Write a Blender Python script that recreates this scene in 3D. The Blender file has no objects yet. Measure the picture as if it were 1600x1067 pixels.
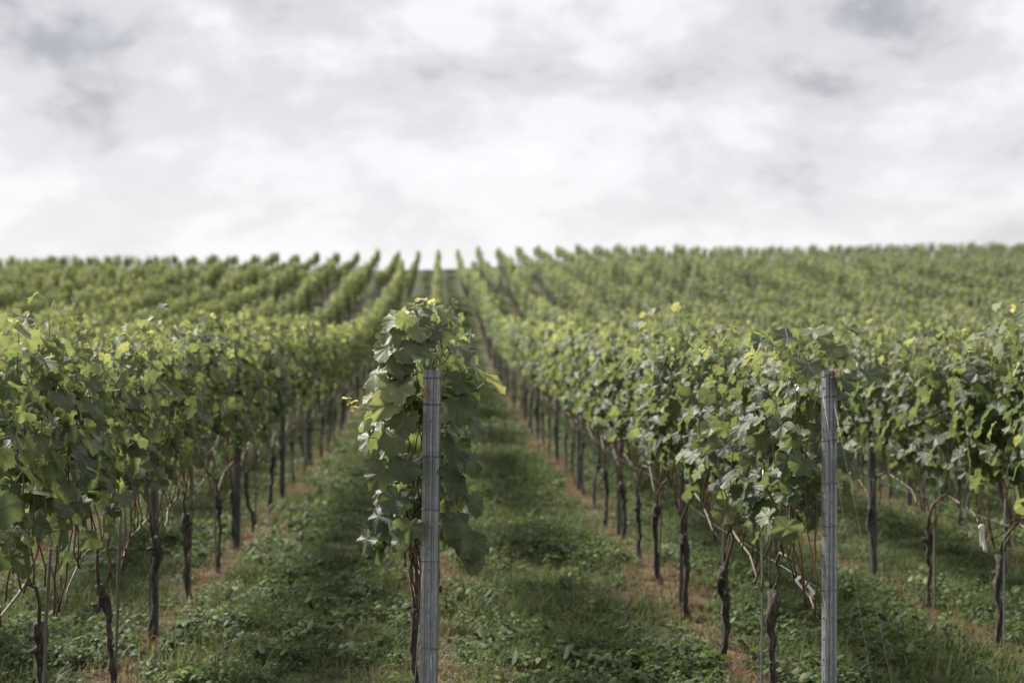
import bpy, math, random
import numpy as np
from mathutils import Matrix, Vector, Euler

# ------------------------------------------------------------------ camera, sky, sun, exposure
scn = bpy.context.scene
root_col = scn.collection
R = math.radians
CAM_Z = 2.09
YAW = 2.96                      # camera turned to the right of the row direction (degrees)
cd = bpy.data.cameras.new('camera')
cam = bpy.data.objects.new('camera', cd); root_col.objects.link(cam)
cam.location = (0, 0, CAM_Z)
cam.rotation_euler = (R(90), 0, R(-YAW))
cd.lens = 50; cd.sensor_width = 36; cd.clip_start = .05; cd.clip_end = 9000
cd.dof.use_dof = True; cd.dof.focus_distance = 6.85; cd.dof.aperture_fstop = 1.9
scn.camera = cam

SUN_EL, SUN_AZ = 44, -48        # azimuth measured from the row direction (+Y), negative = left
w = bpy.data.worlds.new('World'); scn.world = w; w.use_nodes = True
nt = w.node_tree; nt.nodes.clear()
def N(tree, typ, **kw):
    n = tree.nodes.new(typ)
    for k, v in kw.items(): setattr(n, k, v)
    return n
def L(tree, a, b): tree.links.new(a, b)
def math_node(tree, op, a, b=None, c=None, clamp=False):
    n = tree.nodes.new('ShaderNodeMath'); n.operation = op; n.use_clamp = clamp
    for i, v in enumerate((a, b, c)):
        if v is None: continue
        if isinstance(v, (int, float)): n.inputs[i].default_value = v
        else: tree.links.new(v, n.inputs[i])
    return n.outputs[0]
def ramp(tree, fac, stops, interp='LINEAR'):
    n = tree.nodes.new('ShaderNodeValToRGB'); cr = n.color_ramp; cr.interpolation = interp
    while len(cr.elements) < len(stops): cr.elements.new(.5)
    for e, (p, c) in zip(cr.elements, stops):
        e.position = p; e.color = (*c, 1) if len(c) == 3 else c
    if fac is not None: tree.links.new(fac, n.inputs[0])
    return n.outputs[0]
def mixc(tree, fac, a, b, blend='MIX'):
    n = tree.nodes.new('ShaderNodeMix'); n.data_type = 'RGBA'; n.blend_type = blend
    for i, v in ((0, fac), (6, a), (7, b)):
        if isinstance(v, (int, float)): n.inputs[i].default_value = v
        elif isinstance(v, tuple): n.inputs[i].default_value = (*v, 1)
        else: tree.links.new(v, n.inputs[i])
    return n.outputs[2]

CLOUD_OFF = (-22.51, 25.68, -0.47); CLOUD_FLAT = .45; CLOUD_SCALE = 6.0
sky = N(nt, 'ShaderNodeTexSky', sky_type='NISHITA', sun_disc=False)
sky.sun_elevation = R(SUN_EL); sky.sun_rotation = R(SUN_AZ)
bg_sky = N(nt, 'ShaderNodeBackground'); bg_sky.inputs[1].default_value = .09
L(nt, sky.outputs[0], bg_sky.inputs[0])
tc = N(nt, 'ShaderNodeTexCoord')
sp = N(nt, 'ShaderNodeSeparateXYZ'); L(nt, tc.outputs['Generated'], sp.inputs[0])
den = math_node(nt, 'ADD', math_node(nt, 'ABSOLUTE', sp.outputs[2]), CLOUD_FLAT)
cx = math_node(nt, 'DIVIDE', sp.outputs[0], den); cy = math_node(nt, 'DIVIDE', sp.outputs[1], den)
cb = N(nt, 'ShaderNodeCombineXYZ'); L(nt, cx, cb.inputs[0]); L(nt, cy, cb.inputs[1])
mp = N(nt, 'ShaderNodeMapping'); mp.inputs['Location'].default_value = CLOUD_OFF
L(nt, cb.outputs[0], mp.inputs[0])
n1 = N(nt, 'ShaderNodeTexNoise'); n1.inputs['Scale'].default_value = CLOUD_SCALE; n1.inputs['Detail'].default_value = 9
n1.inputs['Roughness'].default_value = .57; n1.inputs['Distortion'].default_value = .2
L(nt, mp.outputs[0], n1.inputs['Vector'])
n2 = N(nt, 'ShaderNodeTexNoise'); n2.inputs['Scale'].default_value = CLOUD_SCALE*.3; n2.inputs['Detail'].default_value = 3
L(nt, mp.outputs[0], n2.inputs['Vector'])
dens = math_node(nt, 'ADD', math_node(nt, 'MULTIPLY', n1.outputs[0], .55), math_node(nt, 'MULTIPLY', n2.outputs[0], .45))
cloudc = ramp(nt, dens, [(.34, (.95, .945, .96)), (.45, (.83, .825, .85)), (.545, (.64, .637, .665)), (.65, (.36, .357, .39))], 'EASE')
# thin bright veil low over the horizon, where one looks through far more cloud
hz = math_node(nt, 'SUBTRACT', 1, math_node(nt, 'DIVIDE', math_node(nt, 'ABSOLUTE', sp.outputs[2]), .24), clamp=True)
hz = math_node(nt, 'MULTIPLY', math_node(nt, 'POWER', hz, 1.5), .92)
cloudc = mixc(nt, hz, cloudc, (.945, .945, .945))
# overcast skies grow brighter towards the zenith
zen = math_node(nt, 'MULTIPLY', math_node(nt, 'ADD', 1, math_node(nt, 'MULTIPLY', math_node(nt, 'POWER', math_node(nt, 'MAXIMUM', sp.outputs[2], 0), 1.6), .9)), .365)
cloudc = mixc(nt, 1.0, cloudc, zen, 'MULTIPLY')
bg_cl = N(nt, 'ShaderNodeBackground'); bg_cl.inputs[1].default_value = 1.0
L(nt, cloudc, bg_cl.inputs[0])
mx = N(nt, 'ShaderNodeMixShader'); mx.inputs[0].default_value = .97
L(nt, bg_sky.outputs[0], mx.inputs[1]); L(nt, bg_cl.outputs[0], mx.inputs[2])
wo = N(nt, 'ShaderNodeOutputWorld'); L(nt, mx.outputs[0], wo.inputs[0])

sd = bpy.data.lights.new('sun', 'SUN'); sd.energy = 4.2; sd.angle = R(10); sd.color = (1, .955, .87)
sun = bpy.data.objects.new('sun', sd); root_col.objects.link(sun)
a, e = R(SUN_AZ), R(SUN_EL)
to_sun = Vector((math.sin(a)*math.cos(e), math.cos(a)*math.cos(e), math.sin(e)))
sun.rotation_euler = to_sun.to_track_quat('Z', 'Y').to_euler()
sun.location = (-20, 30, 40)

vs = scn.view_settings
vs.view_transform = 'Standard'; vs.look = 'None'; vs.exposure = 1.52; vs.gamma = 1.0; vs.use_curve_mapping = False
scn.render.engine = 'CYCLES'
cy_ = scn.cycles
cy_.max_bounces = 7; cy_.diffuse_bounces = 2; cy_.glossy_bounces = 2; cy_.transmission_bounces = 5
cy_.transparent_max_bounces = 4; cy_.use_denoising = True; cy_.sample_clamp_indirect = 6

rng = np.random.default_rng(7)
random.seed(7)

# ------------------------------------------------------------------ small helpers
def tag(o, label=None, cat=None, group=None, kind=None):
    if label: o['label'] = label
    if cat: o['category'] = cat
    if group: o['group'] = group
    if kind: o['kind'] = kind
    return o
def link(o, parent=None):
    root_col.objects.link(o)
    if parent is not None: o.parent = parent
    return o
def empty(name, loc, rot=(0, 0, 0)):
    o = bpy.data.objects.new(name, None); o.location = loc; o.rotation_euler = rot
    o.empty_display_size = .1
    return link(o)
class MB:
    """collects vertices and faces of one mesh"""
    def __init__(s): s.v = []; s.f = []; s.m = []; s.n = 0
    def add(s, v, f, m=0):
        s.v.append(np.asarray(v, float)); s.f += [tuple(i + s.n for i in q) for q in f]; s.m += [m]*len(f); s.n += len(v)
    def mesh(s, name, mats, smooth=True, tone=None):
        me = bpy.data.meshes.new(name)
        me.from_pydata(np.concatenate(s.v).tolist(), [], s.f)
        for m in (mats if isinstance(mats, (list, tuple)) else [mats]): me.materials.append(m)
        me.polygons.foreach_set('material_index', s.m)
        if smooth: me.polygons.foreach_set('use_smooth', [True]*len(s.f))
        if tone is not None:
            at = me.attributes.new('tone', 'FLOAT', 'POINT')
            at.data.foreach_set('value', np.broadcast_to(np.asarray(tone, np.float32), (s.n,)).copy())
        me.update()
        return me
def tube(pts, rad, n=6, rough=0., g=None, cap=True):
    P = np.asarray(pts, float); k = len(P)
    rad = np.broadcast_to(np.asarray(rad, float), (k,))
    T = np.gradient(P, axis=0); T /= np.linalg.norm(T, axis=1)[:, None] + 1e-9
    ref = np.array([1., 0, 0]) if abs(T[0][0]) < .8 else np.array([0, 1., 0])
    V = []
    for i in range(k):
        u = ref - T[i]*np.dot(ref, T[i]); u /= np.linalg.norm(u); ref = u
        v_ = np.cross(T[i], u)
        for j in range(n):
            t = 2*math.pi*j/n
            r = rad[i]*(1 + (rough*(g.random()-.5)*2 if rough else 0))
            V.append(P[i] + r*(math.cos(t)*u + math.sin(t)*v_))
    F = [(i*n+j, i*n+(j+1) % n, (i+1)*n+(j+1) % n, (i+1)*n+j) for i in range(k-1) for j in range(n)]
    if cap: F += [tuple(range(n-1, -1, -1)), tuple(range((k-1)*n, k*n))]
    return np.array(V), F
def box(c, s):
    c = np.array(c); s = np.array(s)/2
    V = np.array([(x, y, z) for x in (-1, 1) for y in (-1, 1) for z in (-1, 1)])*s + c
    return V, [(0, 1, 3, 2), (4, 6, 7, 5), (0, 4, 5, 1), (2, 3, 7, 6), (0, 2, 6, 4), (1, 5, 7, 3)]

# ------------------------------------------------------------------ materials
def new_mat(name):
    m = bpy.data.materials.new(name); m.use_nodes = True; t = m.node_tree
    b = t.nodes['Principled BSDF']; o = t.nodes['Material Output']
    return m, t, b, o
def noise(t, scale, detail=4, rough=.55, vec=None, dist=0):
    n = t.nodes.new('ShaderNodeTexNoise'); n.inputs['Scale'].default_value = scale
    n.inputs['Detail'].default_value = detail; n.inputs['Roughness'].default_value = rough; n.inputs['Distortion'].default_value = dist
    if vec is not None: t.links.new(vec, n.inputs['Vector'])
    return n.outputs[0]
def bump(t, h, strength, dist, b):
    n = t.nodes.new('ShaderNodeBump'); n.inputs['Strength'].default_value = strength; n.inputs['Distance'].default_value = dist
    t.links.new(h, n.inputs['Height']); t.links.new(n.outputs[0], b.inputs['Normal'])
    return n.outputs[0]

def mat_leaf(name, veins):
    m, t, b, o = new_mat(name)
    at = N(t, 'ShaderNodeAttribute', attribute_name='tone')
    oi = N(t, 'ShaderNodeObjectInfo')
    jit = math_node(t, 'MULTIPLY', math_node(t, 'SUBTRACT', oi.outputs['Random'], .5), .28)
    geo = N(t, 'ShaderNodeNewGeometry')
    ld = noise(t, 3.1, 2, vec=geo.outputs['Position'])
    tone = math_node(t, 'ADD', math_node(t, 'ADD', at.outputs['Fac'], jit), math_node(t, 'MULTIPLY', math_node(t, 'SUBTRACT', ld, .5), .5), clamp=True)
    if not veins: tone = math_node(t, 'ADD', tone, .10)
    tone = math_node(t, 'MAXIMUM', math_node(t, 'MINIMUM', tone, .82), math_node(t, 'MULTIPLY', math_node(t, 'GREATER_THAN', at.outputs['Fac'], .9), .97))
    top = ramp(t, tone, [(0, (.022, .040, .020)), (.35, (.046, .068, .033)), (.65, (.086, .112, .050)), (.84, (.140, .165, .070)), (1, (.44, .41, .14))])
    und = ramp(t, tone, [(0, (.085, .108, .062)), (.5, (.115, .142, .075)), (.84, (.17, .20, .085)), (1, (.44, .40, .12))])
    if veins:
        uv = N(t, 'ShaderNodeUVMap')
        s = N(t, 'ShaderNodeSeparateXYZ'); t.links.new(uv.outputs[0], s.inputs[0])
        ax = math_node(t, 'ABSOLUTE', math_node(t, 'SUBTRACT', s.outputs[0], .5)); yy = math_node(t, 'SUBTRACT', s.outputs[1], .5)
        ang = math_node(t, 'ARCTAN2', ax, yy)
        rr = math_node(t, 'SQRT', math_node(t, 'ADD', math_node(t, 'MULTIPLY', ax, ax), math_node(t, 'MULTIPLY', yy, yy)))
        dmin = None
        for va in (0., .84, 1.86):
            d_ = math_node(t, 'MULTIPLY', math_node(t, 'ABSOLUTE', math_node(t, 'SINE', math_node(t, 'SUBTRACT', ang, va))), rr)
            dmin = d_ if dmin is None else math_node(t, 'MINIMUM', dmin, d_)
        # side veins branch off the five main veins
        sv = math_node(t, 'ABSOLUTE', math_node(t, 'SINE', math_node(t, 'MULTIPLY', math_node(t, 'SUBTRACT', rr, math_node(t, 'MULTIPLY', dmin, .9)), 42.)))
        sv = math_node(t, 'SUBTRACT', 1, math_node(t, 'MULTIPLY', sv, 4.5), clamp=True)
        v = math_node(t, 'SUBTRACT', 1, math_node(t, 'DIVIDE', dmin, .012), clamp=True)
        v = math_node(t, 'MAXIMUM', v, math_node(t, 'MULTIPLY', sv, .4))
        top = mixc(t, math_node(t, 'MULTIPLY', v, .8), top, (.17, .19, .085))
        und = mixc(t, math_node(t, 'MULTIPLY', v, .6), und, (.20, .22, .13))
        qn = noise(t, 26, 3, vec=uv.outputs[0])
        hgt = math_node(t, 'SUBTRACT', math_node(t, 'MULTIPLY', qn, .6), math_node(t, 'MULTIPLY', v, .8))
        nrm = bump(t, hgt, .6, .006, b)
        # brown scorched specks and margins on some leaves
        sp_ = math_node(t, 'GREATER_THAN', math_node(t, 'MULTIPLY', noise(t, 7, 4, vec=uv.outputs[0]), math_node(t, 'ADD', .55, math_node(t, 'MULTIPLY', ld, .7))), .57)
        top = mixc(t, math_node(t, 'MULTIPLY', sp_, .6), top, (.16, .09, .035))
    col = mixc(t, geo.outputs['Backfacing'], top, und)
    t.links.new(col, b.inputs['Base Color'])
    b.inputs['Roughness'].default_value = .50 if veins else .6; b.inputs['Specular IOR Level'].default_value = .42 if veins else .3
    tr = N(t, 'ShaderNodeBsdfTranslucent')
    tcol = ramp(t, tone, [(0, (.080, .105, .034)), (.4, (.145, .178, .056)), (.75, (.255, .285, .092)), (1, (.62, .57, .19))])
    t.links.new(tcol, tr.inputs[0])
    ms = N(t, 'ShaderNodeMixShader'); ms.inputs[0].default_value = .42
    t.links.new(b.outputs[0], ms.inputs[1]); t.links.new(tr.outputs[0], ms.inputs[2]); t.links.new(ms.outputs[0], o.inputs[0])
    return m
M_leaf = mat_leaf('vine_leaf', True)
M_leaf_far = mat_leaf('vine_leaf_plain', False)

def mat_bark():
    m, t, b, o = new_mat('vine_bark')
    tcn = N(t, 'ShaderNodeTexCoord'); mp_ = N(t, 'ShaderNodeMapping'); mp_.inputs['Scale'].default_value = (9, 9, 1.3)
    t.links.new(tcn.outputs['Object'], mp_.inputs[0])
    n_ = noise(t, 9, 6, .65, mp_.outputs[0], .6)
    t.links.new(ramp(t, n_, [(.3, (.010, .008, .007)), (.5, (.036, .029, .022)), (.68, (.15, .125, .098))]), b.inputs['Base Color'])
    b.inputs['Roughness'].default_value = .95; bump(t, n_, 1., .02, b)
    return m
M_bark = mat_bark()
def mat_cane():
    m, t, b, o = new_mat('cane_wood')
    n_ = noise(t, 30, 4)
    t.links.new(ramp(t, n_, [(.3, (.035, .024, .016)), (.55, (.095, .067, .046)), (.8, (.29, .235, .17))]), b.inputs['Base Color'])
    b.inputs['Roughness'].default_value = .7
    return m
M_cane = mat_cane()
def mat_shoot():
    m, t, b, o = new_mat('shoot')
    tcn = N(t, 'ShaderNodeTexCoord'); s = N(t, 'ShaderNodeSeparateXYZ'); t.links.new(tcn.outputs['Object'], s.inputs[0])
    f = math_node(t, 'DIVIDE', math_node(t, 'SUBTRACT', s.outputs[2], .7), 1.5, clamp=True)
    f = math_node(t, 'ADD', f, math_node(t, 'MULTIPLY', math_node(t, 'SUBTRACT', noise(t, 14, 3), .5), .4))
    t.links.new(ramp(t, f, [(0, (.055, .026, .014)), (.5, (.10, .055, .024)), (.85, (.10, .085, .03)), (1, (.13, .15, .04))]), b.inputs['Base Color'])
    b.inputs['Roughness'].default_value = .55
    return m
M_shoot = mat_shoot()
def mat_zinc(k=1.):
    m, t, b, o = new_mat('galvanised_steel')
    tcn = N(t, 'ShaderNodeTexCoord'); mp_ = N(t, 'ShaderNodeMapping'); mp_.inputs['Scale'].default_value = (60, 60, 4)
    t.links.new(tcn.outputs['Object'], mp_.inputs[0])
    n_ = noise(t, 2.5, 6, .65, mp_.outputs[0])
    n2_ = noise(t, 38, 3, .6, tcn.outputs['Object'])
    f = math_node(t, 'ADD', math_node(t, 'MULTIPLY', n_, .6), math_node(t, 'MULTIPLY', n2_, .4))
    t.links.new(ramp(t, f, [(.3, (.17*k, .175*k, .195*k)), (.5, (.26*k, .267*k, .29*k)), (.7, (.38*k, .388*k, .415*k))]), b.inputs['Base Color'])
    b.inputs['Metallic'].default_value = .6
    t.links.new(ramp(t, n2_, [(.3, (.30,)*3), (.7, (.5,)*3)]), b.inputs['Roughness'])
    bump(t, f, .25, .002, b)
    return m
M_zinc = mat_zinc(1.0)
M_zinc_old_shaded = mat_zinc(.42)  # darker colour for row posts: old steel plus the shade they stand in

def mat_plain(name, col, rough=.6, metal=0., var=.25, scale=20):
    m, t, b, o = new_mat(name)
    n_ = noise(t, scale, 4)
    t.links.new(ramp(t, n_, [(.25, tuple(c*(1-var) for c in col)), (.75, tuple(min(1, c*(1+var)) for c in col))]), b.inputs['Base Color'])
    b.inputs['Roughness'].default_value = rough; b.inputs['Metallic'].default_value = metal
    return m
M_wire = mat_plain('wire', (.16, .165, .17), .5, .7)
M_rod = mat_plain('weathered_rod', (.10, .085, .07), .8, 0, .4, 40)
M_rod_steel = mat_plain('rod_steel', (.20, .20, .21), .5, .6, .3, 40)
M_orange = mat_plain('orange_plastic', (.36, .13, .06), .6)
M_white = mat_plain('white_plastic', (.74, .74, .72), .5, 0, .08)
M_ink = mat_plain('dark_print', (.03, .03, .035), .6)
M_ribbon = mat_plain('ribbon_cloth', (.62, .60, .56), .8, 0, .12)

def mat_grass(name, stops, trans):
    m, t, b, o = new_mat(name)
    at = N(t, 'ShaderNodeAttribute', attribute_name='tone'); oi = N(t, 'ShaderNodeObjectInfo')
    geo = N(t, 'ShaderNodeNewGeometry')
    big = noise(t, .9, 3, vec=geo.outputs['Position'])
    f = math_node(t, 'ADD', math_node(t, 'MULTIPLY', at.outputs['Fac'], .62), math_node(t, 'MULTIPLY', oi.outputs['Random'], .35))
    f = math_node(t, 'ADD', f, math_node(t, 'MULTIPLY', math_node(t, 'SUBTRACT', big, .5), .8), clamp=True)
    c = ramp(t, f, stops)
    t.links.new(c, b.inputs['Base Color']); b.inputs['Roughness'].default_value = .62; b.inputs['Specular IOR Level'].default_value = .22
    tr = N(t, 'ShaderNodeBsdfTranslucent'); t.links.new(mixc(t, .5, c, trans), tr.inputs[0])
    ms = N(t, 'ShaderNodeMixShader'); ms.inputs[0].default_value = .35
    t.links.new(b.outputs[0], ms.inputs[1]); t.links.new(tr.outputs[0], ms.inputs[2]); t.links.new(ms.outputs[0], o.inputs[0])
    return m
M_grass = mat_grass('grass_blade', [(0, (.020, .032, .014)), (.4, (.044, .063, .023)), (.75, (.088, .106, .040)), (1, (.24, .21, .11))], (.19, .24, .07))
M_cover = mat_grass('cover_leaf', [(0, (.026, .044, .016)), (.5, (.054, .083, .027)), (1, (.14, .16, .065))], (.17, .24, .06))
M_straw = mat_grass('straw', [(0, (.075, .043, .026)), (.5, (.16, .100, .060)), (1, (.34, .25, .16))], (.25, .16, .07))

ROW_W, ROW_X0 = 1.9, -.05
def mat_ground():
    m, t, b, o = new_mat('ground_soil_and_turf')
    geo = N(t, 'ShaderNodeNewGeometry'); pos = geo.outputs['Position']
    s = N(t, 'ShaderNodeSeparateXYZ'); t.links.new(pos, s.inputs[0])
    big = noise(t, .55, 4, vec=pos); fine = noise(t, 9, 6, .65, pos); mid = noise(t, 2.6, 4, .6, pos)
    turf = ramp(t, math_node(t, 'ADD', math_node(t, 'MULTIPLY', fine, .5), math_node(t, 'MULTIPLY', mid, .5)),
                [(.3, (.020, .026, .012)), (.5, (.040, .050, .021)), (.7, (.085, .092, .038))])
    soil = ramp(t, fine, [(.3, (.042, .030, .020)), (.5, (.095, .068, .043)), (.72, (.22, .165, .105))])
    # distance to the nearest vine row, in metres
    u = math_node(t, 'DIVIDE', math_node(t, 'SUBTRACT', s.outputs[0], ROW_X0), ROW_W)
    fr = math_node(t, 'MULTIPLY', math_node(t, 'ABSOLUTE', math_node(t, 'SUBTRACT', u, math_node(t, 'ROUND', u))), ROW_W)
    k = math_node(t, 'ADD', fr, math_node(t, 'MULTIPLY', math_node(t, 'SUBTRACT', mid, .5), 1.1))
    k = math_node(t, 'ADD', k, math_node(t, 'MULTIPLY', math_node(t, 'SUBTRACT', big, .5), .5))
    strip = math_node(t, 'SUBTRACT', 1, math_node(t, 'DIVIDE', math_node(t, 'SUBTRACT', k, .03), .20), clamp=True)
    strip = math_node(t, 'MULTIPLY', strip, math_node(t, 'MULTIPLY', math_node(t, 'SUBTRACT', noise(t, 1.3, 3, vec=pos), .38), 5., clamp=True))
    inside = math_node(t, 'LESS_THAN', math_node(t, 'ABSOLUTE', math_node(t, 'SUBTRACT', s.outputs[1], 85)), 82)
    t.links.new(mixc(t, math_node(t, 'MULTIPLY', strip, inside), turf, soil), b.inputs['Base Color'])
    b.inputs['Roughness'].default_value = 1.; b.inputs['Specular IOR Level'].default_value = .15
    bump(t, fine, .9, .06, b)
    return m
M_ground = mat_ground()

# ------------------------------------------------------------------ terrain: gentle foot, concave rise, crest
PY = np.array([-3000, -300, -30, 0, 6, 13, 20, 28, 35, 42, 48, 55, 64, 72, 78, 82, 86, 95, 110, 125, 136, 142, 150, 165, 200, 320, 900, 6000.])
PZ = np.array([-30, -14, -1.2, -.12, 0, .04, .10, .28, .50, .80, 1.16, 1.78, 2.74, 3.72, 4.42, 4.38, 4.40, 4.90, 6.12, 7.60, 8.96, 9.10, 8.6, 7.0, 3.0, -8, -14, -30.])
_h = np.diff(PY); _d = np.diff(PZ)/_h
_m = np.zeros(len(PY)); _m[1:-1] = (_d[:-1]*_h[1:] + _d[1:]*_h[:-1])/(_h[:-1]+_h[1:]); _m[0] = _d[0]; _m[-1] = _d[-1]
def ground_z(x, y):
    x = np.asarray(x, float); y = np.asarray(y, float)
    i = np.clip(np.searchsorted(PY, y)-1, 0, len(PY)-2)
    h = _h[i]; s = np.clip((y-PY[i])/h, 0, 1)
    z = (2*s**3-3*s**2+1)*PZ[i] + (s**3-2*s**2+s)*h*_m[i] + (-2*s**3+3*s**2)*PZ[i+1] + (s**3-s**2)*h*_m[i+1]
    q = np.clip((y-22)/105, 0, 1); q = q*q*(3-2*q)
    xx = np.clip(x, -160, 160)
    z = z + q*(np.where(xx < 0, .021*xx, .80*(1-np.exp(-np.maximum(xx, 0)/16))) + .15*np.sin(xx*.13+.6)*np.clip(np.abs(xx)/25, 0, 1))
    near = np.clip(1-np.abs(y-20)/60, 0, 1)
    z = z + near*(.025*np.sin(x*1.7+.4)*np.sin(y*.9) + .018*np.sin(x*3.3+1.2*y))
    return z
def gz(x, y): return float(ground_z(x, y))

def axis_grid(core0, core1, step, lo, hi, grow=1.16):
    c = list(np.arange(core0, core1+1e-6, step)); s = step
    while c[-1] < hi: s *= grow; c.append(c[-1]+s)
    s = step
    while c[0] > lo: s *= grow; c.insert(0, c[0]-s)
    return np.array(c)
gxs = axis_grid(-9, 11, .16, -3500, 3500, 1.09)
gys = np.concatenate([axis_grid(6, 36, .2, -2800, 36, 1.3)[:-1], axis_grid(36, 40, .3, 36, 5800, 1.035)])
XX, YY = np.meshgrid(gxs, gys); ZZ = ground_z(XX, YY)
nx, ny = len(gxs), len(gys)
gv = np.stack([XX, YY, ZZ], -1).reshape(-1, 3)
ii = (np.arange(ny-1)[:, None]*nx + np.arange(nx-1)[None]).reshape(-1)
gf = np.stack([ii, ii+1, ii+nx+1, ii+nx], 1)
gme = bpy.data.meshes.new('ground'); gme.from_pydata(gv.tolist(), [], gf.tolist()); gme.materials.append(M_ground)
gme.polygons.foreach_set('use_smooth', [True]*len(gf))
ground = link(bpy.data.objects.new('ground', gme)); tag(ground, 'grassy hillside with bare brown strips under the vines', 'ground', kind='structure')

# ------------------------------------------------------------------ vine leaves
OUT = [(0, 1.0), (11, .88), (20, .79), (27, .70), (34, .80), (44, .90), (52, .93), (62, .80), (74, .66), (84, .70), (96, .78), (107, .82),
       (120, .70), (136, .62), (150, .60), (163, .50), (173, .30)]
_OA = np.array([q[0] for q in OUT], float); _OR = np.array([q[1] for q in OUT])
def leaf_outline(g, teeth=True, lobes=1.):
    angs = np.concatenate([np.arange(0, 166, 7.5), [172.]]) if teeth else np.array([0, 27, 52, 74, 107, 150, 173.])
    pts = []
    for side in (1, -1):
        for i in (range(len(angs)) if side == 1 else range(len(angs)-1, 0, -1)):
            a_ = angs[i]; r_ = np.interp(a_, _OA, _OR)
            r2 = .8 + (r_-.8)*lobes if a_ < 130 else r_
            r2 *= 1 + g.normal(0, .022)
            if teeth and 0 < a_ < 165: r2 *= 1.035 if i % 2 == 0 else .955
            t_ = R(a_)*side
            pts.append((math.sin(t_)*r2, math.cos(t_)*r2))
    return np.array(pts)
def leaf_shape(g, hero=True, petiole=True):
    """local: tip +Y, upper face +Z, blade base at the origin. returns verts, faces, n_blade"""
    o2 = leaf_outline(g, hero, g.uniform(.35, .95))
    rings = (.5, 1.) if hero else (1.,)
    V = [np.zeros((1, 2))] + [o2*r_ for r_ in rings]
    P = np.concatenate(V); n = len(o2)
    x, y = P[:, 0], P[:, 1]; r_ = np.hypot(x, y)
    ang = np.arctan2(np.abs(x), y)
    fold = g.uniform(-.12, .45); droop = g.uniform(.05, .45); cup = g.uniform(-.42, .25); wav = g.uniform(.05, .20); ph = g.uniform(0, 6.28)
    pleat = .035*np.cos((ang-.0)*7.4)                       # ridges between the five main veins
    z = fold*np.abs(x) - droop*np.maximum(y, 0)**2*.6 + cup*r_**2*.6 - pleat*r_ + wav*np.sin(5*np.arctan2(x, y)+ph)*r_**2 + .18*g.normal()*x*y
    V3 = np.stack([x, y, z], 1)
    F = [(0, 1+(j+1) % n, 1+j) for j in range(n)]
    if hero: F += [(1+j, 1+(j+1) % n, 1+n+(j+1) % n, 1+n+j) for j in range(n)]
    nb = len(V3)
    if hero:
        F = [f if len(f) == 3 else f for f in F]
    if petiole:
        pv, pf = tube([(0, .04, .0), (0, -.12, -.22), (0, -.22, -.5), (0, -.27, -.85)], (.018, .02, .022, .028), 3, cap=False)
        F = F + [tuple(i+nb for i in q) for q in pf]; V3 = np.concatenate([V3, pv])
    return V3, F, nb
PET = np.array([0, -.27, -.85])
def hero_mesh(name, seed, tone):
    g = np.random.default_rng(seed)
    V, F, nb = leaf_shape(g)
    # blade faces wound so that +Z is the upper side
    mb = MB(); mb.add(V, F); me = mb.mesh(name, M_leaf, True, tone)
    uvl = me.uv_layers.new(name='UVMap')
    vi = np.empty(len(me.loops), np.int32); me.loops.foreach_get('vertex_index', vi)
    uv = np.where((vi < nb)[:, None], V[vi][:, :2]*.45+.5, .1).astype(np.float32)
    uvl.data.foreach_set('uv', uv.ravel())
    return me
N_SHAPE = 14
TONES = (.06, .24, .42, .60, .78, .97)
LEAF_ME = [[hero_mesh('leaf', 100+s, tn) for s in range(N_SHAPE)] for tn in TONES]

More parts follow.
